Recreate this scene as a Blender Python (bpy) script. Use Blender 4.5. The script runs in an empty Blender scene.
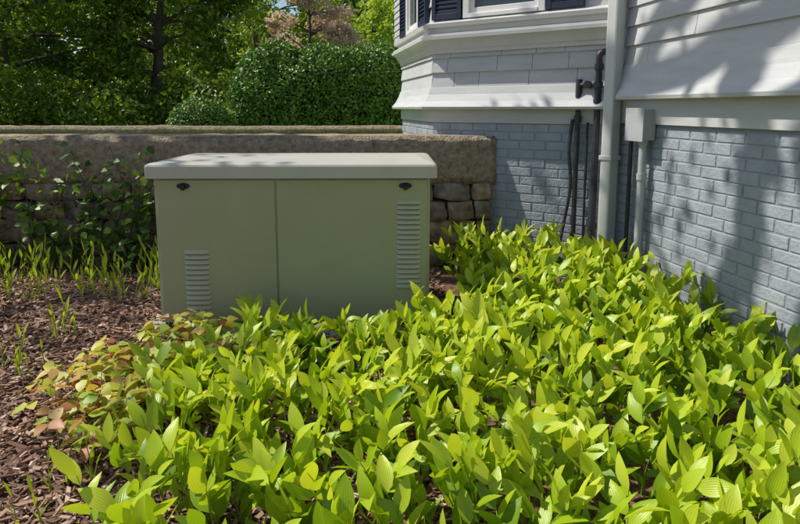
import bpy, bmesh, math, random
import numpy as np
from mathutils import Vector, Matrix, noise
random.seed(7); rng=np.random.default_rng(7)
scene=bpy.context.scene
col=scene.collection
SUN=Vector((-0.60,0.17,0.78)).normalized()

# ---------------------------------------------------------------- helpers
def link(o,parent=None):
    col.objects.link(o)
    if parent is not None: o.parent=parent
    return o
def empty(name,loc=(0,0,0),rz=0):
    e=bpy.data.objects.new(name,None); e.location=loc; e.rotation_euler=(0,0,rz); e.empty_display_size=.2
    return link(e)
def mesh_obj(name,verts,faces,mat,parent=None,smooth=False):
    me=bpy.data.meshes.new(name); me.from_pydata([tuple(v) for v in verts],[],faces); me.update()
    if mat: me.materials.append(mat)
    if smooth: me.polygons.foreach_set('use_smooth',[True]*len(me.polygons))
    return link(bpy.data.objects.new(name,me),parent)
def box(name,x0,x1,y0,y1,z0,z1,mat,parent=None,bev=0.0,seg=2):
    bm=bmesh.new(); bmesh.ops.create_cube(bm,size=1)
    for v in bm.verts:
        v.co=Vector(((x0+x1)/2+v.co.x*(x1-x0),(y0+y1)/2+v.co.y*(y1-y0),(z0+z1)/2+v.co.z*(z1-z0)))
    if bev>0: bmesh.ops.bevel(bm,geom=bm.edges[:],offset=bev,segments=seg,affect='EDGES',profile=.5)
    me=bpy.data.meshes.new(name); bm.to_mesh(me); bm.free()
    if mat: me.materials.append(mat)
    return link(bpy.data.objects.new(name,me),parent)
def np_mesh(name,V,F,mat,parent=None,smooth=True,uv=None,tint=None):
    me=bpy.data.meshes.new(name); nv=len(V); nf=len(F); k=F.shape[1]
    me.vertices.add(nv); me.vertices.foreach_set('co',V.astype(np.float32).ravel())
    me.loops.add(nf*k); me.loops.foreach_set('vertex_index',F.astype(np.int32).ravel())
    me.polygons.add(nf); me.polygons.foreach_set('loop_start',np.arange(0,nf*k,k,dtype=np.int32))
    me.polygons.foreach_set('loop_total',np.full(nf,k,dtype=np.int32))
    me.polygons.foreach_set('use_smooth',np.full(nf,smooth,dtype=bool))
    if uv is not None:
        l=me.uv_layers.new(name='UVMap'); l.data.foreach_set('uv',uv[F.ravel()].astype(np.float32).ravel())
    if tint is not None:
        a=me.attributes.new('tint','FLOAT','POINT'); a.data.foreach_set('value',tint.astype(np.float32))
    me.update(calc_edges=True); me.validate()
    me.materials.append(mat)
    return link(bpy.data.objects.new(name,me),parent)
def nrm(a): return a/np.maximum(np.linalg.norm(a,axis=-1,keepdims=True),1e-9)
def leaf_data(P,D,N,L,W,curl,fold,tint,rows=5,pw=.8):
    D=nrm(D); N=nrm(N-(N*D).sum(-1,keepdims=True)*D); S=np.cross(D,N)
    n=len(P); R=rows+1; s=np.linspace(0,1,R)
    w=np.sin(np.pi*np.clip(s,0,1)**pw)**.85; w[0]=.06; w[-1]=.01
    L=np.broadcast_to(L,(n,))[:,None]; W=np.broadcast_to(W,(n,))[:,None]
    curl=np.broadcast_to(curl,(n,))[:,None]; fold=np.broadcast_to(fold,(n,))[:,None]
    C=P[:,None]+D[:,None]*(L*(s-.15*curl*s*s))[...,None]-N[:,None]*(L*curl*s*s)[...,None]
    hw=(W*.5*w)
    up=N[:,None]*(hw*fold)[...,None]; sd=S[:,None]*hw[...,None]
    V=np.stack([C-sd+up,C,C+sd+up],2).reshape(-1,3)
    i=np.arange(n)[:,None]*(R*3); r=np.arange(rows)[None]*3
    b=i+r
    F=np.concatenate([np.stack([b,b+1,b+4,b+3],-1),np.stack([b+1,b+2,b+5,b+4],-1)],1).reshape(-1,4)
    uv=np.stack(np.broadcast_arrays(np.array([0,.5,1.])[None,None,:],s[None,:,None],np.zeros((n,1,1))),-1)[...,:2].reshape(-1,2)
    T=np.repeat(tint,R*3)
    return V,F,uv,T
def quad_leaf_data(P,D,N,L,W,tint):
    D=nrm(D); N=nrm(N-(N*D).sum(-1,keepdims=True)*D); S=np.cross(D,N); n=len(P)
    L=np.broadcast_to(L,(n,))[:,None]; W=np.broadcast_to(W,(n,))[:,None]
    V=np.stack([P-D*L*.5,P+S*W*.5+N*W*.12,P+D*L*.5,P-S*W*.5+N*W*.12],1).reshape(-1,3)
    F=np.arange(n*4).reshape(-1,4)
    uv=np.tile(np.array([[.5,0],[1,.5],[.5,1],[0,.5]]),(n,1))
    return V,F,uv,np.repeat(tint,4)
def join(parts):
    Vs=[];Fs=[];Us=[];Ts=[];o=0
    for V,F,U,T in parts:
        Vs.append(V);Fs.append(F+o);Us.append(U);Ts.append(T);o+=len(V)
    return np.concatenate(Vs),np.concatenate(Fs),np.concatenate(Us),np.concatenate(Ts)
def put(name,data,mat,parent=None,smooth=True):
    return np_mesh(name,data[0],data[1],mat,parent,smooth,data[2],data[3])
def tubes_data(C,R,sides=4,tint=None):
    n,k,_=C.shape
    T=np.gradient(C,axis=1); T=nrm(T)
    ref=np.where(np.abs(T[...,2:3])>.9,np.array([1.,0,0]),np.array([0,0,1.]))
    A=nrm(np.cross(T,ref)); B=np.cross(T,A)
    an=np.arange(sides)*2*np.pi/sides
    V=C[:,:,None]+R[...,None,None]*(A[:,:,None]*np.cos(an)[None,None,:,None]+B[:,:,None]*np.sin(an)[None,None,:,None])
    V=V.reshape(-1,3)
    i=np.arange(n)[:,None,None]*(k*sides)+np.arange(k-1)[None,:,None]*sides
    j=np.arange(sides)[None,None]; j2=(j+1)%sides
    F=np.stack([i+j,i+j2,i+sides+j2,i+sides+j],-1).reshape(-1,4)
    t=np.zeros(n) if tint is None else tint
    return V,F,np.zeros((len(V),2)),np.repeat(t,k*sides)
def rand_unit(n):
    return nrm(rng.normal(size=(n,3)))

# ---------------------------------------------------------------- materials
def newmat(name):
    m=bpy.data.materials.new(name); m.use_nodes=True; nt=m.node_tree
    return m,nt,nt.nodes['Principled BSDF']
def node(nt,t,**k):
    n=nt.nodes.new(t)
    for a,b in k.items(): setattr(n,a,b)
    return n
def ramp(nt,stops):
    r=node(nt,'ShaderNodeValToRGB'); e=r.color_ramp.elements
    while len(e)<len(stops): e.new(.5)
    for el,(p,c) in zip(e,stops): el.position=p; el.color=(*c,1)
    return r
def surf(name,stops,rough=.7,scale=8,bump=.3,bscale=60,bdist=.01,detail=8,metal=0,spec=.4,coord='Object',stretch=None):
    m,nt,bs=newmat(name)
    tc=node(nt,'ShaderNodeTexCoord'); src=tc.outputs[coord]
    if stretch:
        mp=node(nt,'ShaderNodeMapping'); mp.inputs['Scale'].default_value=stretch
        nt.links.new(src,mp.inputs[0]); src=mp.outputs[0]
    n=node(nt,'ShaderNodeTexNoise'); n.inputs['Scale'].default_value=scale; n.inputs['Detail'].default_value=detail; n.inputs['Roughness'].default_value=.65
    nt.links.new(src,n.inputs['Vector'])
    r=ramp(nt,stops); nt.links.new(n.outputs['Fac'],r.inputs[0]); nt.links.new(r.outputs[0],bs.inputs['Base Color'])
    n2=node(nt,'ShaderNodeTexNoise'); n2.inputs['Scale'].default_value=bscale; n2.inputs['Detail'].default_value=5
    nt.links.new(src,n2.inputs['Vector'])
    b=node(nt,'ShaderNodeBump'); b.inputs['Strength'].default_value=bump; b.inputs['Distance'].default_value=bdist
    nt.links.new(n2.outputs['Fac'],b.inputs['Height']); nt.links.new(b.outputs[0],bs.inputs['Normal'])
    bs.inputs['Roughness'].default_value=rough; bs.inputs['Metallic'].default_value=metal
    bs.inputs['Specular IOR Level'].default_value=spec
    return m
def leafmat(name,stops,trans=.35,rough=.45,veins=True,spec=.4,boost=1.3):
    m,nt,bs=newmat(name)
    at=node(nt,'ShaderNodeAttribute',attribute_name='tint')
    r=ramp(nt,stops); nt.links.new(at.outputs['Fac'],r.inputs[0])
    colr=r.outputs[0]
    bs.inputs['Roughness'].default_value=rough; bs.inputs['Specular IOR Level'].default_value=spec
    if veins:
        uv=node(nt,'ShaderNodeUVMap'); sx=node(nt,'ShaderNodeSeparateXYZ'); nt.links.new(uv.outputs[0],sx.inputs[0])
        ml=node(nt,'ShaderNodeMath',operation='MULTIPLY'); ml.inputs[1].default_value=50; nt.links.new(sx.outputs[0],ml.inputs[0])
        sn=node(nt,'ShaderNodeMath',operation='SINE'); nt.links.new(ml.outputs[0],sn.inputs[0])
        b=node(nt,'ShaderNodeBump'); b.inputs['Strength'].default_value=.18; b.inputs['Distance'].default_value=.001
        nt.links.new(sn.outputs[0],b.inputs['Height']); nt.links.new(b.outputs[0],bs.inputs['Normal'])
        mr=node(nt,'ShaderNodeMapRange'); mr.inputs[1].default_value=-1; mr.inputs[2].default_value=1; mr.inputs[3].default_value=.9; mr.inputs[4].default_value=1.04
        nt.links.new(sn.outputs[0],mr.inputs[0])
        vm=node(nt,'ShaderNodeVectorMath',operation='SCALE'); nt.links.new(colr,vm.inputs[0]); nt.links.new(mr.outputs[0],vm.inputs['Scale'])
        colr=vm.outputs[0]
    nt.links.new(colr,bs.inputs['Base Color'])
    if trans>0:
        tr=node(nt,'ShaderNodeBsdfTranslucent')
        tm=node(nt,'ShaderNodeVectorMath',operation='MULTIPLY'); tm.inputs[1].default_value=(boost*1.05,boost,boost*.5); nt.links.new(colr,tm.inputs[0])
        nt.links.new(tm.outputs[0],tr.inputs[0])
        mx=node(nt,'ShaderNodeMixShader'); mx.inputs[0].default_value=trans
        nt.links.new(bs.outputs[0],mx.inputs[1]); nt.links.new(tr.outputs[0],mx.inputs[2])
        nt.links.new(mx.outputs[0],nt.nodes['Material Output'].inputs[0])
    return m
M={}
M['siding']=surf('siding_paint',[(.3,(.44,.455,.455)),(.7,(.54,.555,.555))],rough=.6,scale=3,bump=.25,bscale=40,bdist=.004,stretch=(1,1,5))
M['trim']=surf('trim_paint',[(.3,(.52,.53,.51)),(.7,(.60,.61,.59))],rough=.5,scale=4,bump=.12,bscale=30,bdist=.003)
M['brick']=surf('painted_brick',[(.25,(.25,.28,.325)),(.5,(.31,.345,.385)),(.75,(.38,.41,.44))],rough=.65,scale=5,bump=.7,bscale=45,bdist=.008)
M['mortar']=surf('painted_mortar',[(.3,(.24,.27,.31)),(.7,(.31,.34,.375))],rough=.8,scale=9,bump=.6,bscale=50,bdist=.006)
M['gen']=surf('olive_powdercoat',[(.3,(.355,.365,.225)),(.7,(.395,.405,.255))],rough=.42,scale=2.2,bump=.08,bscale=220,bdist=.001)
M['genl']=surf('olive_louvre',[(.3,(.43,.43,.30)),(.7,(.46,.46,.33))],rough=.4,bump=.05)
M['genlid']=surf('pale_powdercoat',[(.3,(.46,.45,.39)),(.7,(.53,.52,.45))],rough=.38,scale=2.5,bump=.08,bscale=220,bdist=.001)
M['dark']=surf('black_plastic',[(.3,(.012,.012,.014)),(.7,(.02,.02,.022))],rough=.4,bump=.05)
M['slot']=surf('louvre_shadow_gap',[(.3,(.10,.10,.06)),(.7,(.13,.13,.08))],rough=.6,bump=.05)
M['shutter']=surf('dark_blue_paint',[(.3,(.018,.025,.05)),(.7,(.026,.036,.07))],rough=.4,bump=.1)
M['pipe']=surf('black_steel',[(.3,(.02,.022,.028)),(.7,(.045,.048,.055))],rough=.45,scale=12,bump=.2)
M['pvc']=surf('grey_pvc',[(.3,(.36,.38,.39)),(.7,(.44,.45,.46))],rough=.5,bump=.05)
M['conc']=surf('concrete',[(.3,(.30,.29,.26)),(.7,(.44,.43,.39))],rough=.9,scale=10,bump=.4,bscale=80)
M['coping']=surf('pebbled_concrete',[(.28,(.15,.115,.08)),(.45,(.31,.245,.17)),(.58,(.40,.33,.235)),(.75,(.54,.46,.36))],rough=.95,scale=22,bump=1,bscale=75,bdist=.02,detail=12)
M['stoneback']=surf('dark_mortar',[(.3,(.03,.026,.022)),(.7,(.07,.06,.05))],rough=.95,bump=.8,bdist=.02,bscale=30)
M['roof']=surf('roof_shingle',[(.3,(.05,.05,.055)),(.7,(.1,.1,.1))],rough=.9)
M['bark']=surf('bark',[(.3,(.05,.04,.03)),(.7,(.12,.1,.08))],rough=.95,scale=12,bump=1,bscale=20,bdist=.03,stretch=(1,1,.25))
M['white']=surf('white_window_paint',[(.3,(.72,.72,.7)),(.7,(.8,.8,.78))],rough=.4,bump=.05)
def stonemat():
    m,nt,bs=newmat('fieldstone')
    at=node(nt,'ShaderNodeAttribute',attribute_name='tint')
    r=ramp(nt,[(0,(.15,.115,.085)),(.35,(.32,.23,.15)),(.65,(.22,.195,.165)),(1,(.42,.31,.19))]); nt.links.new(at.outputs['Fac'],r.inputs[0])
    tc=node(nt,'ShaderNodeTexCoord'); n=node(nt,'ShaderNodeTexNoise'); n.inputs['Scale'].default_value=14; n.inputs['Detail'].default_value=9
    nt.links.new(tc.outputs['Object'],n.inputs['Vector'])
    mr=node(nt,'ShaderNodeMapRange'); mr.inputs[1].default_value=.3; mr.inputs[2].default_value=.7; mr.inputs[3].default_value=.4; mr.inputs[4].default_value=1.4
    nt.links.new(n.outputs['Fac'],mr.inputs[0])
    vm=node(nt,'ShaderNodeVectorMath',operation='SCALE'); nt.links.new(r.outputs[0],vm.inputs[0]); nt.links.new(mr.outputs[0],vm.inputs['Scale'])
    nt.links.new(vm.outputs[0],bs.inputs['Base Color'])
    b=node(nt,'ShaderNodeBump'); b.inputs['Strength'].default_value=.9; b.inputs['Distance'].default_value=.02; nt.links.new(n.outputs['Fac'],b.inputs['Height']); nt.links.new(b.outputs[0],bs.inputs['Normal'])
    bs.inputs['Roughness'].default_value=.9
    return m
M['stone']=stonemat()
def tintmat(name,stops,rough=.9):
    m,nt,bs=newmat(name)
    at=node(nt,'ShaderNodeAttribute',attribute_name='tint'); r=ramp(nt,stops)
    nt.links.new(at.outputs['Fac'],r.inputs[0]); nt.links.new(r.outputs[0],bs.inputs['Base Color']); bs.inputs['Roughness'].default_value=rough
    return m
M['chips']=tintmat('bark_mulch',[(0,(.07,.032,.02)),(.4,(.25,.14,.09)),(.75,(.47,.31,.22)),(1,(.68,.54,.43))])
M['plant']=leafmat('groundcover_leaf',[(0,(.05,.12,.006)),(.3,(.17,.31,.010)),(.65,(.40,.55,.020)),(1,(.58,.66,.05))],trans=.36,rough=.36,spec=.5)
M['barren']=leafmat('barrenwort_leaf',[(0,(.24,.40,.03)),(.45,(.50,.54,.06)),(.7,(.58,.43,.09)),(.88,(.46,.18,.07)),(1,(.28,.07,.03))],trans=.33,rough=.45,veins=False)
M['stem']=leafmat('green_stem',[(0,(.18,.28,.04)),(1,(.32,.36,.07))],trans=0,veins=False)
M['ivy']=leafmat('creeper_leaf',[(0,(.03,.07,.012)),(.6,(.11,.23,.025)),(1,(.36,.50,.08))],trans=.3,veins=False)
M['hedge']=leafmat('hedge_leaf',[(0,(.04,.10,.012)),(.6,(.12,.26,.025)),(1,(.28,.44,.05))],trans=.12,veins=False)
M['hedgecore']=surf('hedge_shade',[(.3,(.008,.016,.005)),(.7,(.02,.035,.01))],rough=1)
M['tree']=leafmat('tree_leaf',[(0,(.04,.08,.008)),(.6,(.15,.25,.02)),(1,(.36,.47,.05))],trans=.36,veins=False)
M['far']=leafmat('distant_leaf',[(0,(.05,.10,.012)),(.6,(.18,.28,.04)),(1,(.36,.48,.08))],trans=0,veins=False)
M['bright']=leafmat('spring_leaf',[(0,(.20,.32,.03)),(.6,(.38,.52,.06)),(1,(.56,.64,.14))],trans=.4,veins=False)
M['blossom']=leafmat('blossom',[(0,(.48,.36,.33)),(.6,(.70,.56,.54)),(1,(.82,.74,.72))],trans=.4,veins=False,boost=1)
g,nt,bs=newmat('window_glass'); bs.inputs['Base Color'].default_value=(.03,.04,.045,1); bs.inputs['Roughness'].default_value=.05; bs.inputs['Specular IOR Level'].default_value=.8
nz=node(nt,'ShaderNodeTexNoise'); nz.inputs['Scale'].default_value=1.5; bb=node(nt,'ShaderNodeBump'); bb.inputs['Strength'].default_value=.05; nt.links.new(nz.outputs['Fac'],bb.inputs['Height']); nt.links.new(bb.outputs[0],bs.inputs['Normal'])
M['glass']=g

# ---------------------------------------------------------------- ground
def gz(x,y):
    if y<4.78: return 0.02+0.03*max(0,min(y,3.6))
    return 0.95
def ground():
    m,nt,bs=newmat('soil_and_lawn')
    tc=node(nt,'ShaderNodeTexCoord'); sx=node(nt,'ShaderNodeSeparateXYZ'); nt.links.new(tc.outputs['Object'],sx.inputs[0])
    n=node(nt,'ShaderNodeTexNoise'); n.inputs['Scale'].default_value=45; n.inputs['Detail'].default_value=8; nt.links.new(tc.outputs['Object'],n.inputs['Vector'])
    r1=ramp(nt,[(.3,(.06,.03,.02)),(.5,(.14,.075,.05)),(.7,(.26,.16,.11))]); nt.links.new(n.outputs['Fac'],r1.inputs[0])
    n2=node(nt,'ShaderNodeTexNoise'); n2.inputs['Scale'].default_value=3; n2.inputs['Detail'].default_value=10; nt.links.new(tc.outputs['Object'],n2.inputs['Vector'])
    r2=ramp(nt,[(.3,(.08,.14,.03)),(.7,(.18,.28,.05))]); nt.links.new(n2.outputs['Fac'],r2.inputs[0])
    gt=node(nt,'ShaderNodeMath',operation='GREATER_THAN'); gt.inputs[1].default_value=4.8; nt.links.new(sx.outputs[1],gt.inputs[0])
    mx=node(nt,'ShaderNodeMix',data_type='RGBA'); nt.links.new(gt.outputs[0],mx.inputs[0]); nt.links.new(r1.outputs[0],mx.inputs[6]); nt.links.new(r2.outputs[0],mx.inputs[7])
    nt.links.new(mx.outputs[2],bs.inputs['Base Color']); bs.inputs['Roughness'].default_value=.95
    b=node(nt,'ShaderNodeBump'); b.inputs['Distance'].default_value=.02; b.inputs['Strength'].default_value=.8; nt.links.new(n.outputs['Fac'],b.inputs['Height']); nt.links.new(b.outputs[0],bs.inputs['Normal'])
    xs=[-400,-100,-40,-14]+list(np.arange(-8,8.1,.15))+[14,40,100,400]
    ys=[-400,-60,-10]+list(np.arange(-2,4.76,.15))+[4.77,4.79]+[6,8,10,14,20,30,60,120,400]
    V=[];F=[]
    for y in ys:
        for x in xs:
            z=gz(x,y)
            if y<4.7 and abs(x)<8.1: z+=.02*noise.noise(Vector((x*1.7,y*1.7,0)))+.008*noise.noise(Vector((x*7,y*7,3)))
            V.append((x,y,z))
    nx=len(xs)
    for j in range(len(ys)-1):
        for i in range(nx-1): F.append((j*nx+i,j*nx+i+1,(j+1)*nx+i+1,(j+1)*nx+i))
    mesh_obj('ground',V,F,m,smooth=False)
ground()
def chips(n,x0,x1,y0,y1,name):
    P=np.stack([rng.uniform(x0,x1,n),rng.uniform(y0,y1,n),np.zeros(n)],1)
    P[:,2]=.02+.03*np.clip(P[:,1],0,3.6)+rng.uniform(.0,.028,n)
    D=nrm(np.stack([rng.normal(size=n),rng.normal(size=n),rng.normal(size=n)*.28],1))
    N=nrm(np.stack([rng.normal(size=n)*.35,rng.normal(size=n)*.35,np.ones(n)],1)); N=nrm(N-(N*D).sum(-1,keepdims=True)*D); S=np.cross(D,N)
    L=rng.gamma(3,.0055,n)[:,None]+.005; W=rng.uniform(.002,.008,n)[:,None]; H=rng.uniform(.001,.003,n)[:,None]
    c=[(a,b,d) for a in(-1,1) for b in(-1,1) for d in(-1,1)]
    V=np.stack([P+D*L*a*(.75 if b>0 else 1)+S*W*b+N*H*d for a,b,d in c],1).reshape(-1,3)
    q=np.array([[0,1,3,2],[4,6,7,5],[0,4,5,1],[2,3,7,6],[1,5,7,3],[0,2,6,4]])
    F=(np.arange(n)[:,None,None]*8+q[None]).reshape(-1,4)
    t=np.clip(rng.beta(1.6,2.0,n),0,1)
    np_mesh(name,V,F,M['chips'],None,False,None,np.repeat(t,8))
chips(52000,-4.6,.3,.9,4.6,'mulch')

# ---------------------------------------------------------------- house
H=empty('clapboard_house',(1.51,4.1,0),math.atan2(.984,-.18))
A_=(1.06,1.06); C_=(2.42,1.06); D_=(3.48,0)
poly=[(-6.5,0),(0,0),A_,C_,D_,(9,0)]
def sweep(name,pts,prof,mat,closed=False):
    P=[Vector(p) for p in pts]; n=len(P); ms=[]
    for i in range(n):
        d=[]
        if i>0: d.append((P[i]-P[i-1]).normalized())
        if i<n-1: d.append((P[i+1]-P[i]).normalized())
        ns=[Vector((-q.y,q.x)) for q in d]
        if len(ns)==1: ms.append(ns[0])
        else:
            b=(ns[0]+ns[1]).normalized(); ms.append(b/ b.dot(ns[0]))
    V=[];F=[];k=len(prof)
    for i in range(n):
        for o,z in prof: V.append((P[i].x+ms[i].x*o,P[i].y+ms[i].y*o,z))
    for i in range(n-1):
        for j in range(k-1+(1 if closed else 0)):
            j2=(j+1)%k
            F.append((i*k+j,(i+1)*k+j,(i+1)*k+j2,i*k+j2))
    F.append(tuple(range(k))); F.append(tuple((n-1)*k+q for q in range(k-1,-1,-1)))
    return mesh_obj(name,V,F,mat,H)
def seg_frame(p0,p1):
    a=Vector(p0);b=Vector(p1);d=(b-a);L=d.length;d.normalize();return a,d,Vector((-d.y,d.x)),L
def seg_boxes(name,p0,p1,items,mat,bev=0):
    a,d,nn,L=seg_frame(p0,p1); V=[];F=[]
    for s0,s1,o0,o1,z0,z1 in items:
        b=len(V); c=bev
        def pt(s,o,z): q=a+d*s+nn*o; return (q.x,q.y,z)
        V+= [pt(s0,o0,z0),pt(s1,o0,z0),pt(s1,o0,z1),pt(s0,o0,z1)]
        if c>0:
            V+= [pt(s0,o1-c,z0),pt(s1,o1-c,z0),pt(s1,o1-c,z1),pt(s0,o1-c,z1)]
            V+= [pt(s0+c,o1,z0+c),pt(s1-c,o1,z0+c),pt(s1-c,o1,z1-c),pt(s0+c,o1,z1-c)]
            lv=[0,4,8]
        else:
            V+= [pt(s0,o1,z0),pt(s1,o1,z0),pt(s1,o1,z1),pt(s0,o1,z1)]; lv=[0,4]
        for x,y in zip(lv[:-1],lv[1:]):
            for j in range(4):
                j2=(j+1)%4; F.append((b+x+j,b+x+j2,b+y+j2,b+y+j))
        t=lv[-1]; F.append((b+t,b+t+1,b+t+2,b+t+3))
    return mesh_obj(name,V,F,mat,H)
def boards(name,p0,p1,z0,z1,exp,lmin,lmax,e0=0,e1=0,th=.02,holes=()):
    a,d,nn,L=seg_frame(p0,p1); V=[];F=[]
    z=z0
    while z<z1-.01:
        zt=min(z+exp,z1); s=-e0; 
        while s<L+e1-.001:
            l=random.uniform(lmin,lmax); s2=min(s+l,L+e1)
            if L+e1-s2<.1: s2=L+e1
            jj=random.uniform(-.0015,.0015)
            spans=[(s,s2)]
            for h0,h1,hz0,hz1 in holes:
                if zt>hz0+.005 and z<hz1-.005:
                    ns=[]
                    for u,v in spans:
                        if v<=h0 or u>=h1: ns.append((u,v)); continue
                        if u<h0: ns.append((u,h0))
                        if v>h1: ns.append((h1,v))
                    spans=ns
            for u,v in spans:
                b=len(V); v2=v-(.0035 if v==s2 and s2<L+e1 else 0)
                for ss in (u,v2):
                    for o,zz in ((0.0,z+jj),(th+jj,z+jj),(th+jj,z+.006+jj),(.003,zt+.004)):
                        q=a+d*ss+nn*o; V.append((q.x,q.y,zz))
                F+= [(b,b+4,b+5,b+1),(b+1,b+5,b+6,b+2),(b+2,b+6,b+7,b+3),(b,b+1,b+2,b+3),(b+7,b+6,b+5,b+4)]
            s=s2
        z=zt
    return mesh_obj(name,V,F,M['siding'],H)
def bricks(name,p0,p1,z0,z1,e0=0,e1=0):
    L=(Vector(p1)-Vector(p0)).length; it=[]; z=z0; r=0
    while z<z1-.02:
        zt=min(z+.0585,z1-.004); s=-e0-(0.105 if r%2 else 0)-random.uniform(0,.02)
        while s<L+e1:
            s2=s+.2; u=max(s,-e0); v=min(s2,L+e1)
            if v-u>.02:
                j=random.uniform(-.0015,.0015); it.append((u+random.uniform(0,.003),v-random.uniform(0,.003),-.01,.0045+j,z+random.uniform(-.0015,.0015),zt+random.uniform(-.0015,.0015)))
            s=s2+.009
        z+=.067; r+=1
    return seg_boxes(name,p0,p1,it,M['brick'],bev=.003)
sweep('foundation_wall',poly,[(0,-.3),(0,1.34)],M['mortar'])
sweep('upper_wall',poly,[(-.002,1.34),(-.002,5.6)],M['siding'])
bricks('foundation_bricks',(-6.5,0),(0,0),-.05,1.30)
bricks('foundation_bricks_bay_side',(0,0),A_,-.05,1.29,0,.004)
bricks('foundation_bricks_bay_front',A_,C_,-.05,1.29,.004,.004)
bricks('foundation_bricks_far',D_,(9,0),.6,1.29)
mw=[(-6.5,0),(-.02,0)]
sweep('water_table_band',mw,[(0,1.30),(.028,1.30),(.028,1.46),(.02,1.47),(0,1.47)],M['siding'])
sweep('flared_skirt',mw,[(0,1.445),(.105,1.455),(.11,1.475),(.075,1.53),(.045,1.60),(.028,1.68),(0,1.69)],M['siding'])
boards('clapboards',(-6.5,0),(0,0),1.68,5.6,.125,1.6,3.2)
boards('clapboards_far',D_,(9,0),1.5,5.6,.125,1.6,3.2)
bay=[(.0,0),A_,C_,D_]
sweep('bay_band',bay,[(0,1.285),(.02,1.285),(.02,1.39),(0,1.40)],M['siding'])
sweep('bay_skirt',bay,[(0,1.385),(.105,1.392),(.112,1.41),(.075,1.455),(.045,1.51),(.028,1.565),(0,1.575)],M['siding'])
t=math.tan(math.radians(22.5))*.02
W0,W1,WZ0,WZ1=1.5-.96,1.5-.29,2.07,3.35
K=-.065
boards('bay_shingles_side',(0,0),A_,1.565,1.86,.118,.2,.5,0,t)
boards('bay_shingles_front',A_,C_,1.565,1.86,.118,.2,.5,t,t)
boards('bay_shingles_far',C_,D_,1.565,1.86,.118,.2,.5,t,0)
sweep('bay_cornice',bay,[(o,z+K) for o,z in [(0,1.90),(.03,1.90),(.032,1.925),(.045,1.935),(.05,1.95),(.062,1.975),(.085,1.995),(.11,2.005),(.112,2.03),(.095,2.033),(.095,2.05),(0,2.06)]],M['trim'])
sweep('bay_sill_course',bay,[(o,z+K) for o,z in [(0,2.055),(.05,2.06),(.05,2.10),(.085,2.10),(.09,2.13),(.02,2.16),(0,2.16)]],M['trim'])
boards('bay_upper_side',(0,0),A_,2.16+K,3.6,.122,.4,.9,0,t,holes=[(W0-.04,W1+.04,2.0,3.45)])
boards('bay_upper_front',A_,C_,2.16+K,3.6,.122,.4,.9,t,t,holes=[(.36,1.0,2.0,3.45)])
boards('bay_upper_far',C_,D_,2.16+K,3.6,.122,.4,.9,t,0)
sweep('bay_eave',bay,[(0,3.58),(.2,3.60),(.22,3.70),(0,3.72)],M['trim'])
mesh_obj('bay_roof',[(-.15,-.0,3.72),(.98,1.25,3.72),(2.5,1.25,3.72),(3.63,0,3.72),(1.2,0,4.3),(2.3,0,4.3)],[(0,1,4),(1,2,5,4),(2,3,5)],M['roof'],H)
def window(tag,p0,p1,s0,s1,z0,z1,sh=.27):
    w=.055; m=(z0+z1)/2
    seg_boxes(tag+'_frame',p0,p1,[(s0,s0+w,-.01,.05,z0,z1),(s1-w,s1,-.01,.05,z0,z1),(s0+w,s1-w,-.01,.048,z1-w,z1),(s0+w,s1-w,-.01,.055,z0,z0+.03)],M['white'],bev=.004)
    seg_boxes(tag+'_sash',p0,p1,[(s0+w,s0+w+.035,-.01,.03,z0+.03,z1-w),(s1-w-.035,s1-w,-.01,.03,z0+.03,z1-w),(s0+w+.035,s1-w-.035,-.01,.028,z0+.03,z0+.075),(s0+w+.035,s1-w-.035,-.01,.028,m-.02,m+.02),(s0+w+.035,s1-w-.035,-.01,.028,z1-w-.05,z1-w)],M['white'],bev=.003)
    seg_boxes(tag+'_glass',p0,p1,[(s0+w+.03,s1-w-.03,-.01,.012,z0+.05,z1-w)],M['glass'])
    for k,(u,v) in enumerate([(s0-sh-.01,s0-.012),(s1+.012,s1+sh+.01)]):
        it=[(u,u+.035,.02,.055,z0+.005,z1),(v-.035,v,.02,.055,z0+.005,z1),(u+.035,v-.035,.02,.053,z0+.005,z0+.05),(u+.035,v-.035,.02,.053,z1-.05,z1),(u+.035,v-.035,.02,.026,z0+.045,z1-.04)]
        zz=z0+.055
        while zz<z1-.07: it.append((u+.035,v-.035,.026,.046,zz,zz+.018)); zz+=.034
        seg_boxes(tag+'_shutter_%d'%k,p0,p1,it,M['shutter'],bev=.002)
window('bay_window',(0,0),A_,W0,W1,WZ0+.025,WZ1)
window('bay_front_window',A_,C_,.40,.96,WZ0+.025,WZ1,sh=.3)
mesh_obj('rear_walls',[(9,0,-.3),(9,-7,-.3),(-6.5,-7,-.3),(-6.5,0,-.3),(9,0,5.6),(9,-7,5.6),(-6.5,-7,5.6),(-6.5,0,5.6)],[(0,1,5,4),(1,2,6,5),(2,3,7,6)],M['siding'],H)
mesh_obj('main_roof',[(-6.9,.25,5.55),(9.4,.25,5.55),(9.4,-3.5,8),(-6.9,-3.5,8),(9.4,-7.3,5.55),(-6.9,-7.3,5.55),(-6.9,.25,5.68),(9.4,.25,5.68),(9.4,-3.5,8.13),(-6.9,-3.5,8.13),(9.4,-7.3,5.68),(-6.9,-7.3,5.68)],
  [(0,1,2,3),(3,2,4,5),(6,9,8,7),(9,11,10,8),(0,6,7,1),(5,4,10,11),(0,3,9,6),(3,5,11,9),(1,7,8,2),(2,8,10,4)],M['roof'],H)
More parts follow.
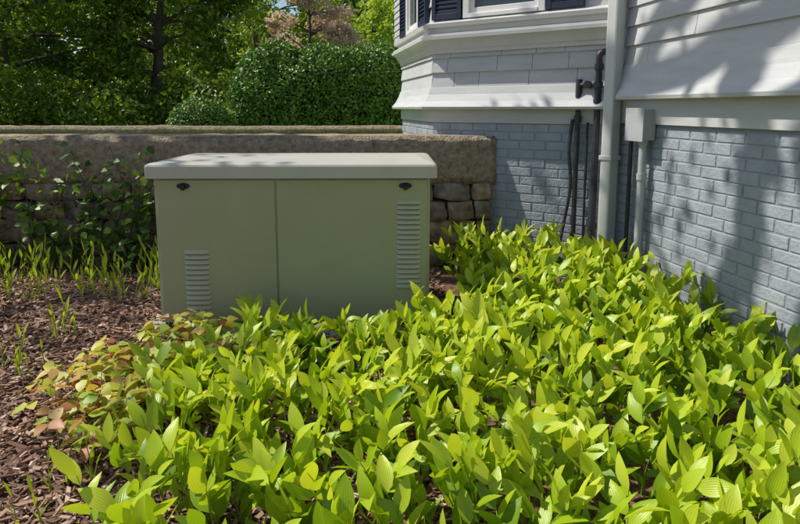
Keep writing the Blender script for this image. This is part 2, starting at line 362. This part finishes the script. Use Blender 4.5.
def tube(name,pts,r,mat,parent,res=6):
    cu=bpy.data.curves.new(name,'CURVE'); cu.dimensions='3D'; cu.bevel_depth=r; cu.bevel_resolution=res; cu.use_fill_caps=True
    sp=cu.splines.new('POLY'); sp.points.add(len(pts)-1)
    for p,q in zip(sp.points,pts): p.co=(*q,1)
    if mat: cu.materials.append(mat)
    for s in cu.splines: s.use_smooth=True
    return link(bpy.data.objects.new(name,cu),parent)
def smoothpath(pts,n=8):
    P=[Vector(p) for p in pts]; out=[]
    P=[P[0]]+P+[P[-1]]
    for i in range(1,len(P)-2):
        for k in range(n):
            t=k/n; a,b,c,d=P[i-1],P[i],P[i+1],P[i+2]
            out.append(tuple(.5*((2*b)+(c-a)*t+(2*a-5*b+4*c-d)*t*t+(3*b-a-3*c+d)*t**3)))
    out.append(tuple(P[-2])); return out
DS=empty('downspout',(0,0,0),0); DS.parent=H; DS.location=(-.07,.095,0)
DS.rotation_euler=(0,0,math.radians(25))
box('leader_pipe',-.04,.04,-.05,.05,.12,5.5,M['trim'],DS,bev=.012)
for z in (1.05,2.6,4.4): box('strap',-.048,.048,-.058,.058,z,z+.03,M['trim'],DS,bev=.004)
box('inside_corner_board',-.06,.0,.0,.045,1.69,5.55,M['trim'],H,bev=.004)
def bp(s,o,z): s-=.09; k=s*.7071; return (k-o*.7071,k+o*.7071,z)
G=empty('gas_riser_pipe'); G.parent=H
tube('riser_a',[bp(.22,.07,.05),bp(.22,.07,1.72)],.022,M['pipe'],G)
tube('riser_b',[bp(.36,.05,.05),bp(.36,.05,1.50)],.017,M['pipe'],G)
tube('riser_c',[bp(.29,.045,.05),bp(.29,.045,1.30)],.009,M['pipe'],G)
tube('elbow_top',smoothpath([bp(.22,.07,1.70),bp(.22,.07,1.76),bp(.20,.05,1.78),bp(.19,.0,1.78)]),.022,M['pipe'],G)
tube('cross_pipe',[bp(.22,.07,1.56),bp(.36,.055,1.56)],.016,M['pipe'],G)
tube('riser_b_tee',[bp(.36,.05,1.47),bp(.36,.05,1.60)],.023,M['pipe'],G)
for z in (.55,1.42,1.54,1.66): tube('coupling',[bp(.22,.07,z),bp(.22,.07,z+.04)],.031,M['pipe'],G)
for z in (1.30,): tube('union_nut',[bp(.36,.05,z),bp(.36,.05,z+.05)],.026,M['pipe'],G,res=1)
tube('valve_body',[bp(.29,.04,1.56),bp(.29,.10,1.56)],.026,M['pipe'],G)
tube('flex_hose',smoothpath([bp(.40,.04,1.32),bp(.41,.06,1.1),bp(.39,.06,.85),bp(.42,.07,.6),bp(.46,.13,.25),bp(.5,.2,.0)]),.012,M['pipe'],G)
E=empty('electrical_junction_box'); E.parent=H; E.location=(.05,0,0)
box('enclosure',-.50,-.33,.012,.10,1.20,1.39,M['pvc'],E,bev=.008)
box('cover_flange',-.515,-.315,.10,.112,1.192,1.40,M['pvc'],E,bev=.004)
tube('conduit',[(-.44,.055,.0),(-.44,.055,1.20)],.024,M['pvc'],E)
tube('conduit_small',[(-.28,.04,.0),(-.28,.04,1.25)],.014,M['pipe'],E)
tube('conduit_elbow',smoothpath([(-.28,.04,1.24),(-.28,.04,1.30),(-.30,.045,1.32),(-.33,.05,1.32)]),.014,M['pipe'],E)
for z in (.45,.95,1.17): tube('collar',[(-.44,.055,z),(-.44,.055,z+.04)],.031,M['pvc'],E)

# ---------------------------------------------------------------- stone walls
def rough_block(name,x0,x1,y0,y1,z0,z1,mat,parent,res=.07,amp=.012):
    bm=bmesh.new()
    nx=max(1,int((x1-x0)/res)); ny=max(1,int((y1-y0)/res)); nz=max(1,int((z1-z0)/res))
    bmesh.ops.create_cube(bm,size=1)
    for v in bm.verts: v.co=Vector(((x0+x1)/2+v.co.x*(x1-x0),(y0+y1)/2+v.co.y*(y1-y0),(z0+z1)/2+v.co.z*(z1-z0)))
    bmesh.ops.bevel(bm,geom=bm.edges[:],offset=.018,segments=2,affect='EDGES')
    for ax,c,a,b in ((0,nx,x0,x1),(1,ny,y0,y1),(2,nz,z0,z1)):
        for i in range(1,c):
            co=[0,0,0]; no=[0,0,0]; co[ax]=a+(b-a)*i/c; no[ax]=1
            bmesh.ops.bisect_plane(bm,geom=bm.verts[:]+bm.edges[:]+bm.faces[:],plane_co=co,plane_no=no)
    for v in bm.verts:
        p=v.co; v.co=p+Vector((noise.noise(p*6),noise.noise(p*6+Vector((9,0,0))),noise.noise(p*6+Vector((0,9,0)))))*amp+Vector((0,noise.noise(p*1.3)*.01,noise.noise(p*1.3+Vector((5,5,5)))*.008))
    me=bpy.data.meshes.new(name); bm.to_mesh(me); bm.free(); me.materials.append(mat)
    me.polygons.foreach_set('use_smooth',[True]*len(me.polygons))
    return link(bpy.data.objects.new(name,me),parent)
SW=empty('stone_retaining_wall')
rough_block('coping',-7,.765,4.60,5.02,.80,1.185,M['coping'],SW,amp=.008)
box('coping_far',-14,-7.0,4.61,4.97,.80,1.18,M['coping'],SW)
box('core',-14,.70,4.70,4.96,-.2,.81,M['stoneback'],SW)
def stones(x0,x1,z0,z1,yf):
    bmv=[];bmf=[];tt=[]
    bm=bmesh.new(); bmesh.ops.create_cube(bm,size=2); bmesh.ops.subdivide_edges(bm,edges=bm.edges[:],cuts=3,use_grid_fill=True)
    base=[v.co.copy() for v in bm.verts]; bf=[[v.index for v in f.verts] for f in bm.faces]; bm.free()
    z=z0
    while z<z1-.04:
        h=random.uniform(.13,.24); 
        if z+h>z1-.06: h=z1-z
        x=x0-random.uniform(0,.2)
        while x<x1:
            w=random.uniform(.14,.42)
            if x+w>x1: w=max(.1,x1-x)
            sub=[(z,h)] if (h<.17 or random.random()<.6) else [(z,h*.5),(z+h*.5,h*.5)]
            for zz,hh in sub:
                c=Vector((x+w/2,yf+.07+random.uniform(-.015,.02),zz+hh/2)); seed=Vector((random.random()*50,)*3)
                o=len(bmv); sk=random.uniform(-.35,.35); rt=random.uniform(-.12,.12)
                for p in base:
                    q=p.copy(); s=q.normalized()*1.25
                    q=q*.66+s*.34
                    q.x+=sk*q.z*.5*hh/w
                    nn=noise.noise(p*1.1+seed)*.22; q*=1+nn
                    X=q.x*(w/2-.004); Z=q.z*(hh/2-.003)
                    bmv.append((c.x+X-rt*Z,c.y+q.y*.09,c.z+Z+rt*X))
                for f in bf: bmf.append([o+k for k in f])
                tt+= [random.random()]*len(base)
            x+=w
        z+=h
    return np_mesh('fieldstones',np.array(bmv),np.array(bmf),M['stone'],SW,True,None,np.array(tt))
stones(-7.5,.72,-.05,.82,4.60)
LW=empty('concrete_garden_wall')
rough_block('cap',-9,.55,7.4,7.72,1.08,1.175,M['coping'],LW,res=.15)
box('base',-9,.5,7.45,7.67,.85,1.085,M['coping'],LW,bev=.01)

# ---------------------------------------------------------------- generator
box('concrete_pad',-1.47,.21,3.15,4.12,-.02,.145,M['conc'],None,bev=.015)
GE=empty('standby_generator',(-.605,3.62,.148),math.radians(.8)); GE.scale=(1,1,1.02)
box('base_rail',-.755,.755,-.345,.345,0,.05,M['dark'],GE,bev=.006)
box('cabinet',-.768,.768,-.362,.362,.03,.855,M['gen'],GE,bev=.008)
def door(name,x0,x1,louv):
    box(name,x0,x1,-.372,-.35,.045,.842,M['gen'],GE,bev=.006,seg=3)
    lx0,lx1,lz0,lz1,n=louv
    V=[];F=[];st=(lz1-lz0)/n
    for i in range(n):
        z=lz0+i*st; b=len(V); h=st*.72; K=7
        for sx,sc in ((lx0,0),(lx0+.010,1),(lx1-.010,1),(lx1,0)):
            for k in range(K):
                a=k/(K-1); zz=z+h*a; o=.013*sc*math.cos(a*math.pi/2)**.7
                V.append((sx,-.3725-o,zz))
        for q in range(3):
            for k in range(K-1): F.append((b+q*K+k,b+(q+1)*K+k,b+(q+1)*K+k+1,b+q*K+k+1))
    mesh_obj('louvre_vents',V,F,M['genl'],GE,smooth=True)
    V=[];F=[]
    for i in range(n):
        z=lz0+i*st; b=len(V)
        V+=[(lx0+.006,-.3732,z-st*.2),(lx1-.006,-.3732,z-st*.2),(lx1-.006,-.3732,z+st*.1),(lx0+.006,-.3732,z+st*.1)]; F.append((b,b+1,b+2,b+3))
    mesh_obj('louvre_slots',V,F,M['slot'],GE)
door('access_door',-.752,-.098,(-.615,-.475,.085,.46,13))
door('access_door_wide',-.088,.752,(.58,.715,.235,.735,18))
def latch(x,z):
    V=[];F=[];n=24
    for r,y in ((1,-.372),(1,-.378),(.82,-.383)):
        for i in range(n):
            a=i*2*math.pi/n; V.append((x+.036*r*math.cos(a),y,z+.0165*r*math.sin(a)))
    for l in range(2):
        for i in range(n): F.append((l*n+i,l*n+(i+1)%n,(l+1)*n+(i+1)%n,(l+1)*n+i))
    F.append(tuple(2*n+i for i in range(n)))
    mesh_obj('latch_plate',V,F,M['dark'],GE)
    box('latch_handle',x-.011,x+.011,-.394,-.382,z-.022,z+.009,M['dark'],GE,bev=.003)
latch(-.60,.808); latch(.63,.808)
def lid():
    prof=[(0,.852),(0,.915),(.006,.925),(.02,.931)]
    V=[];F=[]
    X,Y=.805,.402
    rings=[(-.03,.852)]+prof
    for ins,z in rings:
        i=ins if ins>=0 else .03
        n=4; c=.02
        for sx,sy,a0 in ((1,1,0),(-1,1,90),(-1,-1,180),(1,-1,270)):
            for k in range(n+1):
                a=math.radians(a0+90*k/n)
                V.append((sx*(X-i-c)+c*math.cos(a),sy*(Y-i-c)+c*math.sin(a),z))
    m=20
    for l in range(len(rings)-1):
        for i in range(m): F.append((l*m+i,l*m+(i+1)%m,(l+1)*m+(i+1)%m,(l+1)*m+i))
    b=len(V); V+=[(-.70,0,.948),(.70,0,.948)]
    o=(len(rings)-1)*m
    for i in range(m):
        j=(i+1)%m
        xa=V[o+i][0]; xb=V[o+j][0]
        if xa>0 and xb>0: F.append((o+i,o+j,b+1))
        elif xa<0 and xb<0: F.append((o+i,o+j,b))
        elif xa>0: F.append((o+i,o+j,b,b+1))
        else: F.append((o+i,o+j,b+1,b))
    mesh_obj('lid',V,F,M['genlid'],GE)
lid()
for x in (-.62,.62): box('foot',x-.05,x+.05,-.33,.33,-.003,.03,M['dark'],GE)

# ---------------------------------------------------------------- groundcover
def inpoly(x,y,P):
    c=False; j=len(P)-1
    for i in range(len(P)):
        if (P[i][1]>y)!=(P[j][1]>y) and x<(P[j][0]-P[i][0])*(y-P[i][1])/(P[j][1]-P[i][1])+P[i][0]: c=not c
        j=i
    return c
bed=[(-.70,3.0),(-.9,2.65),(-1.02,2.3),(-.88,1.85),(-.78,1.3),(-.70,.75),(2.0,.75),(1.72,2.6),(1.48,3.75),(1.05,4.15),(.6,4.4),(.38,4.4),(.42,3.5),(.36,3.05),(.2,3.03)]
def scatter(P,step):
    xs=[p[0] for p in P]; ys=[p[1] for p in P]; out=[]
    y=min(ys)
    while y<max(ys):
        x=min(xs)
        while x<max(xs):
            px=x+random.uniform(-.5,.5)*step; py=y+random.uniform(-.5,.5)*step
            if inpoly(px,py,P): out.append((px,py))
            x+=step
        y+=step
    return np.array(out)
def seal_plants(name,pts,hmin=.30,hmax=.42,ls=1.0):
    n=len(pts)
    b=np.stack([pts[:,0],pts[:,1],.0+.03*np.clip(pts[:,1],0,3.6)],1)
    cl=np.array([noise.noise(Vector((p[0]*1.6,p[1]*1.6,4))) for p in pts])
    az=rng.uniform(0,2*np.pi,n)+0; a=np.stack([np.cos(az)-.35,np.sin(az)-.25,np.zeros(n)],1); a=nrm(a)
    far=np.clip((pts[:,1]-3)/1.2,0,1)
    infront=np.clip((pts[:,1]-1.9)/.7,0,1)*np.clip((.35-pts[:,0])/.3,0,1)*(pts[:,1]<3.15)
    l=(rng.uniform(hmin,hmax,n)*(1+.28*cl)+far*.05)*1.12*(1-.42*infront*rng.uniform(.45,1,n)); k=rng.uniform(.3,.85,n)
    s=np.linspace(0,1,7)[None,:,None]; up=np.array([0,0,1.])
    lk=(l*k)[:,None,None]
    C=b[:,None]+up*(l[:,None,None]*s-.32*lk*s**2.2)+a[:,None]*(.55*lk*s**1.8)
    R=np.linspace(.0034,.0012,7)[None]*np.ones((n,1))
    parts=[]
    nl=9
    for i in range(nl):
        si=.34+.66*i/(nl-1)
        f=si*6; i0=int(min(5,math.floor(f))); fr=f-i0
        P=C[:,i0]*(1-fr)+C[:,i0+1]*fr; T=nrm(C[:,i0+1]-C[:,i0])
        side=nrm(np.cross(T,up)+rng.normal(size=(n,3))*.02); az2=np.cross(side,T)
        sg=(1 if i%2 else -1)
        tw=rng.normal(size=n)*.6
        sd=side*np.cos(tw)[:,None]+az2*np.sin(tw)[:,None]
        fw=.45+.9*(i/(nl-1))**2
        D=sd*sg*.75+T*fw+up*rng.uniform(.1,1.1,n)[:,None]+rng.normal(size=(n,3))*.16
        N=up*.7-a*.1+np.array([-.45,-.12,0])+rng.normal(size=(n,3))*.32
        L=rng.uniform(.08,.142,n)*ls*(1.0-.25*abs(i/(nl-1)-.4)); W=L*rng.uniform(.34,.48,n)
        t=np.clip(.66+.3*cl+rng.normal(size=n)*.17+(.5*(i/(nl-1))-.32),0,1)  # shade inside the clump put into the tint: low leaves darker, top ones brighter
        mask=rng.uniform(size=n)>.06
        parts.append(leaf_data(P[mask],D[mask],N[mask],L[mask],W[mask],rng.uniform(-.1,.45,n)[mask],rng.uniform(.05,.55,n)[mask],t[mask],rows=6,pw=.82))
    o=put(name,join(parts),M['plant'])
    put('stems',tubes_data(C,R,4,rng.uniform(0,1,n)),M['stem'],o)
    return o
pts=scatter(bed,.097)
seal_plants('groundcover_plants',pts)
bp2=[(-1.38,2.85),(-1.46,2.3),(-1.2,1.95),(-.95,2.1),(-.75,2.6),(-.4,2.75),(-.45,2.98),(-1.2,3.04)]
p2=scatter(bp2,.045); p2=np.concatenate([p2,scatter([(-.05,2.45),(.30,2.4),(.35,2.95),(.05,2.95)],.06)])
n=len(p2); base=np.stack([p2[:,0],p2[:,1],.0+.03*p2[:,1]],1)
az=rng.uniform(0,2*np.pi,n); a=np.stack([np.cos(az),np.sin(az),np.zeros(n)],1); h=rng.uniform(.13,.27,n)*(1-.15*np.clip((p2[:,1]-2.3)/.5,0,1))
s=np.linspace(0,1,4)[None,:,None]
C=base[:,None]+np.array([0,0,1.])*(h[:,None,None]*s)+a[:,None]*(.09*s**2)
parts=[]
for j in range(3):
    q=az+rng.normal(size=n)*.3+(j-1)*1.6
    dd=np.stack([np.cos(q),np.sin(q),rng.uniform(-.35,.15,n)],1)
    parts.append(leaf_data(C[:,-1]+dd*.012,dd,np.array([-.2,-.1,1.])+rng.normal(size=(n,3))*.35,rng.uniform(.05,.08,n),rng.uniform(.038,.056,n),rng.uniform(0,.4,n),rng.uniform(-.1,.3,n),np.clip(rng.beta(1.6,1.5,n)-.3*np.clip((p2[:,0]+1.15)*2,0,1),0,1),rows=5,pw=.6))
o=put('barrenwort_plants',join(parts),M['barren'])
st=put('stems',tubes_data(C,np.full((n,4),.0013),3,np.ones(n)),M['stem'],o)
def shoots(name,pts,hm,hx,lf=3):
    n=len(pts); b=np.stack([pts[:,0],pts[:,1],.0+.03*np.clip(pts[:,1],0,3.6)],1)
    az=rng.uniform(0,2*np.pi,n); a=np.stack([np.cos(az),np.sin(az),np.zeros(n)],1); h=rng.uniform(hm,hx,n)
    s=np.linspace(0,1,5)[None,:,None]; up=np.array([0,0,1.])
    C=b[:,None]+up*(h[:,None,None]*s)+a[:,None]*(h[:,None,None]*.15*s**2)
    parts=[]
    for j in range(lf):
        si=.3+.7*j/max(1,lf-1); P=C[:,0]*(1-si)+C[:,-1]*si
        q=rng.uniform(0,2*np.pi,n); D=np.stack([np.cos(q)*.35,np.sin(q)*.35,np.ones(n)],1)
        N=np.stack([-np.cos(q),-np.sin(q),np.full(n,.3)],1)
        parts.append(leaf_data(P,D,N,h*rng.uniform(.3,.5,n),h*.085,rng.uniform(-.2,.35,n),.4,np.clip(rng.uniform(.5,1,n),0,1),rows=4))
    o=put(name,join(parts),M['plant']); put('stems',tubes_data(C,np.linspace(.004,.0018,5)[None]*np.ones((n,1)),4,rng.uniform(0,1,n)),M['stem'],o)
P=np.stack([rng.uniform(-3.6,-1.58,130),rng.uniform(3.7,4.4,130)],1)
shoots('lily_shoots',P,.14,.28)
P=np.concatenate([rng.normal((-1.90,3.15),(.05,.05),(6,2)),rng.normal((-1.86,2.72),(.05,.05),(8,2)),rng.normal((-2.3,3.3),(.2,.2),(4,2)),rng.normal((-1.1,1.85),(.06,.15),(10,2)),rng.normal((-1.15,1.6),(.06,.1),(4,2))])
shoots('lily_shoots.001',P,.12,.24)

def creeper():
    parts=[];Cs=[]
    for k in range(28):
        x=random.uniform(-3.5,-1.65); z=.08; pts=[]
        top=random.uniform(.5,1.05) if x<-1.9 else random.uniform(.35,.8)
        m=9; dx=random.uniform(-.3,.3)
        for i in range(m):
            t=i/(m-1); pts.append((x+dx*t+.06*math.sin(7*t+k),4.53-.05*random.random()-.08*t*(1-t)*4*random.random(),z+top*t))
        pts=np.array(pts); Cs.append(pts)
        nl=int(40*top)+6
        tt=rng.uniform(.15,1,nl)*(m-1); i0=np.minimum(tt.astype(int),m-2); f=(tt-i0)[:,None]
        P=pts[i0]*(1-f)+pts[i0+1]*f+rng.normal(size=(nl,3))*np.array([.055,.05,.045]); P[:,1]=np.minimum(P[:,1],4.56)
        D=nrm(rng.normal(size=(nl,3))*np.array([1,.4,.7])+np.array([0,-.3,-.1])); N=np.array([-.45,-.4,.8])+rng.normal(size=(nl,3))*.4
        parts.append(leaf_data(P,D,N,rng.uniform(.045,.085,nl),rng.uniform(.035,.065,nl),rng.uniform(0,.3,nl),.2,rng.beta(1.5,1.4,nl),rows=4,pw=.65))
    o=put('wall_creeper',join(parts),M['ivy'])
    C=np.array(Cs); put('vines',tubes_data(C,np.linspace(.006,.002,9)[None]*np.ones((len(C),1)),4),M['bark'],o)
creeper()

# ---------------------------------------------------------------- hedge, bush
def leafy_surface(fn,n,size,push=.05):
    P,Nn=fn(n)
    P=P+Nn*(rng.uniform(-.12,1,n)**1)[:,None]*push
    D=nrm(np.cross(Nn,rand_unit(n))+Nn*rng.uniform(0,.8,n)[:,None])
    N=Nn+rng.normal(size=(n,3))*.6+np.array([-.2,0,.35])
    return quad_leaf_data(P,D,N,rng.uniform(.7,1.3,n)*size,rng.uniform(.5,.8,n)*size,rng.beta(1.4,2,n))
def bumpy(P,amp,sc):
    return np.array([noise.fractal(Vector(p)*sc,1,2,3) for p in P])[:,None]*amp
def hedge_box(x0,x1,y0,y1,z0,z1):
    def fn(n):
        ar=[(x1-x0)*(z1-z0),(x1-x0)*(y1-y0),(y1-y0)*(z1-z0)]; ar=np.array(ar)/sum(ar)
        f=rng.choice(3,n,p=ar); u=rng.uniform(size=n); v=rng.uniform(size=n)
        P=np.zeros((n,3))
        m=f==0; P[m]=np.stack([x0+(x1-x0)*u[m],np.full(m.sum(),y0),z0+(z1-z0)*v[m]],1)
        m=f==1; P[m]=np.stack([x0+(x1-x0)*u[m],y0+(y1-y0)*v[m],np.full(m.sum(),z1)],1)
        m=f==2; P[m]=np.stack([np.full(m.sum(),x0),y0+(y1-y0)*u[m],z0+(z1-z0)*v[m]],1)
        r=.42; c=np.stack([np.clip(P[:,0],x0+r,x1+9),np.clip(P[:,1],y0+r,y1-r),np.clip(P[:,2],0,z1-r)],1)
        d=P-c; dn=nrm(d); P=c+dn*r
        P=P+dn*bumpy(P,.2,1.1)+dn*bumpy(P,.07,5)
        return P,dn
    return fn
hb=(-2.5,1.6,9.0,11.4,.9,2.24)
o=put('clipped_hedge',leafy_surface(hedge_box(*hb),50000,.056,.10),M['hedge'],smooth=False)
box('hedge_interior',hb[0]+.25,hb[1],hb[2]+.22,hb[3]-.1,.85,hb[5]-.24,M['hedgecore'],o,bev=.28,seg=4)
def sph(c,r):
    def fn(n):
        d=rand_unit(n); P=np.array(c)+d*np.array(r); return P+d*bumpy(P,.06,3),d
    return fn
def bush(name,c,r,n,size,mat):
    o=put(name,leafy_surface(sph(c,r),n,size,.06),mat,smooth=False)
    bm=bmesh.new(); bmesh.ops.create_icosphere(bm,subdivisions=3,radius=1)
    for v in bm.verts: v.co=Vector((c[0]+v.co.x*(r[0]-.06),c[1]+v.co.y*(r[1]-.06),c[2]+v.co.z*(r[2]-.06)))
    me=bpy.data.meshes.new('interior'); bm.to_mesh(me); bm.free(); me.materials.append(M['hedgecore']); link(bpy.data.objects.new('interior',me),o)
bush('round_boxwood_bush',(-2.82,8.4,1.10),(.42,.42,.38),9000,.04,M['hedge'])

# ---------------------------------------------------------------- trees
def tree(name,base,h,cr,clumps,leaves,lsize,mat,zlow=.15,rt=.16,lean=(0,0),clr=(.5,.9)):
    b=np.array(base,float); k=9
    s=np.linspace(0,1,k)
    tr=b+np.stack([lean[0]*s+np.cumsum(rng.normal(size=k)*.05),lean[1]*s+np.cumsum(rng.normal(size=k)*.05),h*.9*s],1)
    parts=[tubes_data(tr[None],(rt*(1-s*.85))[None],10)]
    lp=[];
    per=leaves//clumps
    for c in range(clumps):
        t=random.uniform(zlow,1); ci=t*(k-1)*.98; i0=int(ci); st=tr[i0]
        prof=math.sin(math.pi*min(1,max(.08,(t-zlow)/(1-zlow)*.75+.2)))
        an=random.uniform(0,2*math.pi); rad=cr*prof*random.uniform(.45,1)
        en=st+np.array([math.cos(an)*rad,math.sin(an)*rad,random.uniform(.0,.22)*h*.6])
        u=np.linspace(0,1,5)[:,None]; mid=st*(1-u)+en*u+np.array([0,0,1.])*(np.sin(u*np.pi)*.06*rad)+rng.normal(size=(5,3))*.03
        parts.append(tubes_data(mid[None],(rt*.32*(1-np.linspace(0,1,5)*.85))[None],5))
        cs=random.uniform(*clr)*cr*.36
        m=per; d=rand_unit(m)*(rng.uniform(size=m)**.45)[:,None]*np.array([1.15,1.15,.7])*cs
        g=rand_unit(14)*np.array([1.2,1.2,.7])*cs*.8; gi=rng.integers(0,14,m)
        P=en+g[gi]*rng.uniform(.7,1,m)[:,None]+d*.42
        lp.append(quad_leaf_data(P,rand_unit(m),np.array([-.2,0,.8])+rng.normal(size=(m,3))*.6,rng.uniform(.6,1.3,m)*lsize,rng.uniform(.4,.7,m)*lsize,np.clip(rng.beta(1.5,1.8,m)+random.uniform(-.2,.2),0,1)))
    o=put(name,join(parts),M['bark'])
    put('foliage',join(lp),mat,o,smooth=False)
    return o
tree('maple_tree',(-9.2,14,.9),6.0,3.0,40,17000,.15,M['tree'],zlow=.05)
tree('maple_tree.001',(-6.2,15.0,.9),5.6,2.3,38,16000,.15,M['tree'],zlow=.05)
tree('maple_tree.002',(-12.5,17,.9),7,3.4,40,16000,.2,M['tree'],zlow=.05)
tree('maple_tree.003',(-8.2,20,.9),7,3.2,36,12000,.2,M['tree'],zlow=.08)
tree('flowering_dogwood_tree',(-2.7,17.0,.9),4.6,1.5,34,10000,.11,M['blossom'],zlow=.4,rt=.08)
tree('spring_tree',(-1.0,21,.9),7.5,2.6,34,13000,.17,M['bright'],zlow=.2,rt=.13)
tree('spring_tree.001',(-5.2,22,.9),8,2.8,34,12000,.18,M['bright'],zlow=.12,rt=.14)
tree('spring_tree.002',(2.2,25,.9),9,3.2,30,9000,.22,M['bright'],zlow=.2,rt=.14)
n=18000
c=np.stack([rng.uniform(-14,-2.6,60),rng.uniform(11.5,16,60),rng.uniform(1.0,1.7,60)],1); gi=rng.integers(0,60,n)
P=c[gi]+rand_unit(n)*(rng.uniform(size=n)**.4)[:,None]*np.array([.7,.7,.5])
put('understorey_shrubs',quad_leaf_data(P,rand_unit(n),np.array([-.2,0,.8])+rng.normal(size=(n,3))*.7,rng.uniform(.07,.15,n),rng.uniform(.05,.09,n),rng.beta(1.3,1.5,n)),M['tree'],smooth=False)
n=30000
c=np.stack([rng.uniform(-60,40,340),rng.uniform(36,46,340),rng.uniform(1.5,11,340)],1); gi=rng.integers(0,340,n)
P=c[gi]+rand_unit(n)*(rng.uniform(size=n)**.4)[:,None]*np.array([2.2,2.2,1.6])
put('distant_treeline',quad_leaf_data(P,rand_unit(n),np.array([-.2,0,.8])+rng.normal(size=(n,3))*.7,rng.uniform(.5,1.0,n),rng.uniform(.3,.6,n),rng.beta(1.3,1.8,n)),M['far'],smooth=False)

# shade tree standing left, outside the picture: throws the branch shadows
def shade_tree():
    b=np.array([-5.9,6.1,.9]); k=10; s=np.linspace(0,1,k)
    tr=b+np.stack([.6*s,-.3*s,9.7*s],1)
    parts=[tubes_data(tr[None],(.2*(1-s*.8))[None],12)]; lp=[]
    r2=random.Random(3)
    S=np.array(SUN)
    limbs=[]
    for z,dx,dy,dz,r,lv in [(.65,-2.6,.5,1.5,.07,1),(.45,-2.2,-1.2,1.6,.06,1),(.55,-1.4,-1.9,1.8,.05,1),(.7,-2.4,1.6,1,.06,1)]:
        st=b+np.array([.6*z,-.3*z,9.7*z]); limbs.append((st,st+np.array([dx,dy,dz]),r,.3,lv))
    for wa,ta,wb,tb,r in [((1.71,2.9,1.6),10.8,(1.73,2.95,.1),7,.12),((1.80,2.45,1.9),10.5,(1.80,2.5,.1),7,.10),((1.53,3.95,1.5),10.8,(1.60,3.6,.1),7,.09),((1.56,3.8,1.35),10.4,(1.85,2.2,2.3),7.2,.12),((1.56,3.8,1.75),9.9,(1.78,2.6,2.4),7.2,.08)]:
        limbs.append((np.array(wa)+S*ta,np.array(wb)+S*tb,r,.0,0))
    for st,en,r,bow,lv in limbs:
        u=np.linspace(0,1,8)[:,None]
        mid=st*(1-u)+en*u+np.array([0,0,1.])*np.sin(u*np.pi)*bow+rng.normal(size=(8,3))*.05
        parts.append(tubes_data(mid[None],(r*(1-np.linspace(0,1,8)*.4))[None],7))
        for q in range(7 if lv else 5):
            i=r2.randint(3,7); s0=mid[i]; e=s0+np.array([r2.uniform(-.5,.3),r2.uniform(-.6,.6),r2.uniform(-.2,.8)])
            uu=np.linspace(0,1,5)[:,None]; tw=s0*(1-uu)+e*uu+rng.normal(size=(5,3))*.03
            parts.append(tubes_data(tw[None],(.035*(1-np.linspace(0,1,5)*.7))[None],4))
            m=28 if lv else 10; P=e+rng.normal(size=(m,3))*np.array([.24,.24,.18])
            lp.append(quad_leaf_data(P,rand_unit(m),np.array([0,0,1.])+rng.normal(size=(m,3))*.5,rng.uniform(.09,.15,m),rng.uniform(.06,.10,m),rng.uniform(0,1,m)))
    o=put('shade_tree',join(parts),M['bark']); put('foliage',join(lp),M['bright'],o,smooth=False)
shade_tree()

# ---------------------------------------------------------------- light & camera
w=bpy.data.worlds.new('World'); scene.world=w; w.use_nodes=True
nt=w.node_tree; bg=nt.nodes['Background']; sk=nt.nodes.new('ShaderNodeTexSky'); sk.sky_type='NISHITA'; sk.sun_disc=False
sk.sun_elevation=math.asin(SUN.z); sk.sun_rotation=math.atan2(SUN.x,SUN.y); nt.links.new(sk.outputs[0],bg.inputs[0]); bg.inputs[1].default_value=.115
sl=bpy.data.lights.new('sun','SUN'); sl.energy=5.0; sl.angle=math.radians(.4); sl.color=(1,.94,.84)
so=link(bpy.data.objects.new('sun',sl)); so.rotation_euler=SUN.to_track_quat('Z','Y').to_euler()
cam=bpy.data.cameras.new('camera'); co=link(bpy.data.objects.new('camera',cam)); co.location=(0,0,1.40)
co.rotation_euler=(math.radians(90-8),0,0); cam.lens=26.55; cam.sensor_width=36; cam.shift_y=-.0889; cam.clip_end=1000; cam.clip_start=.05
scene.camera=co
scene.view_settings.view_transform='Standard'; scene.view_settings.look='None'; scene.view_settings.exposure=0
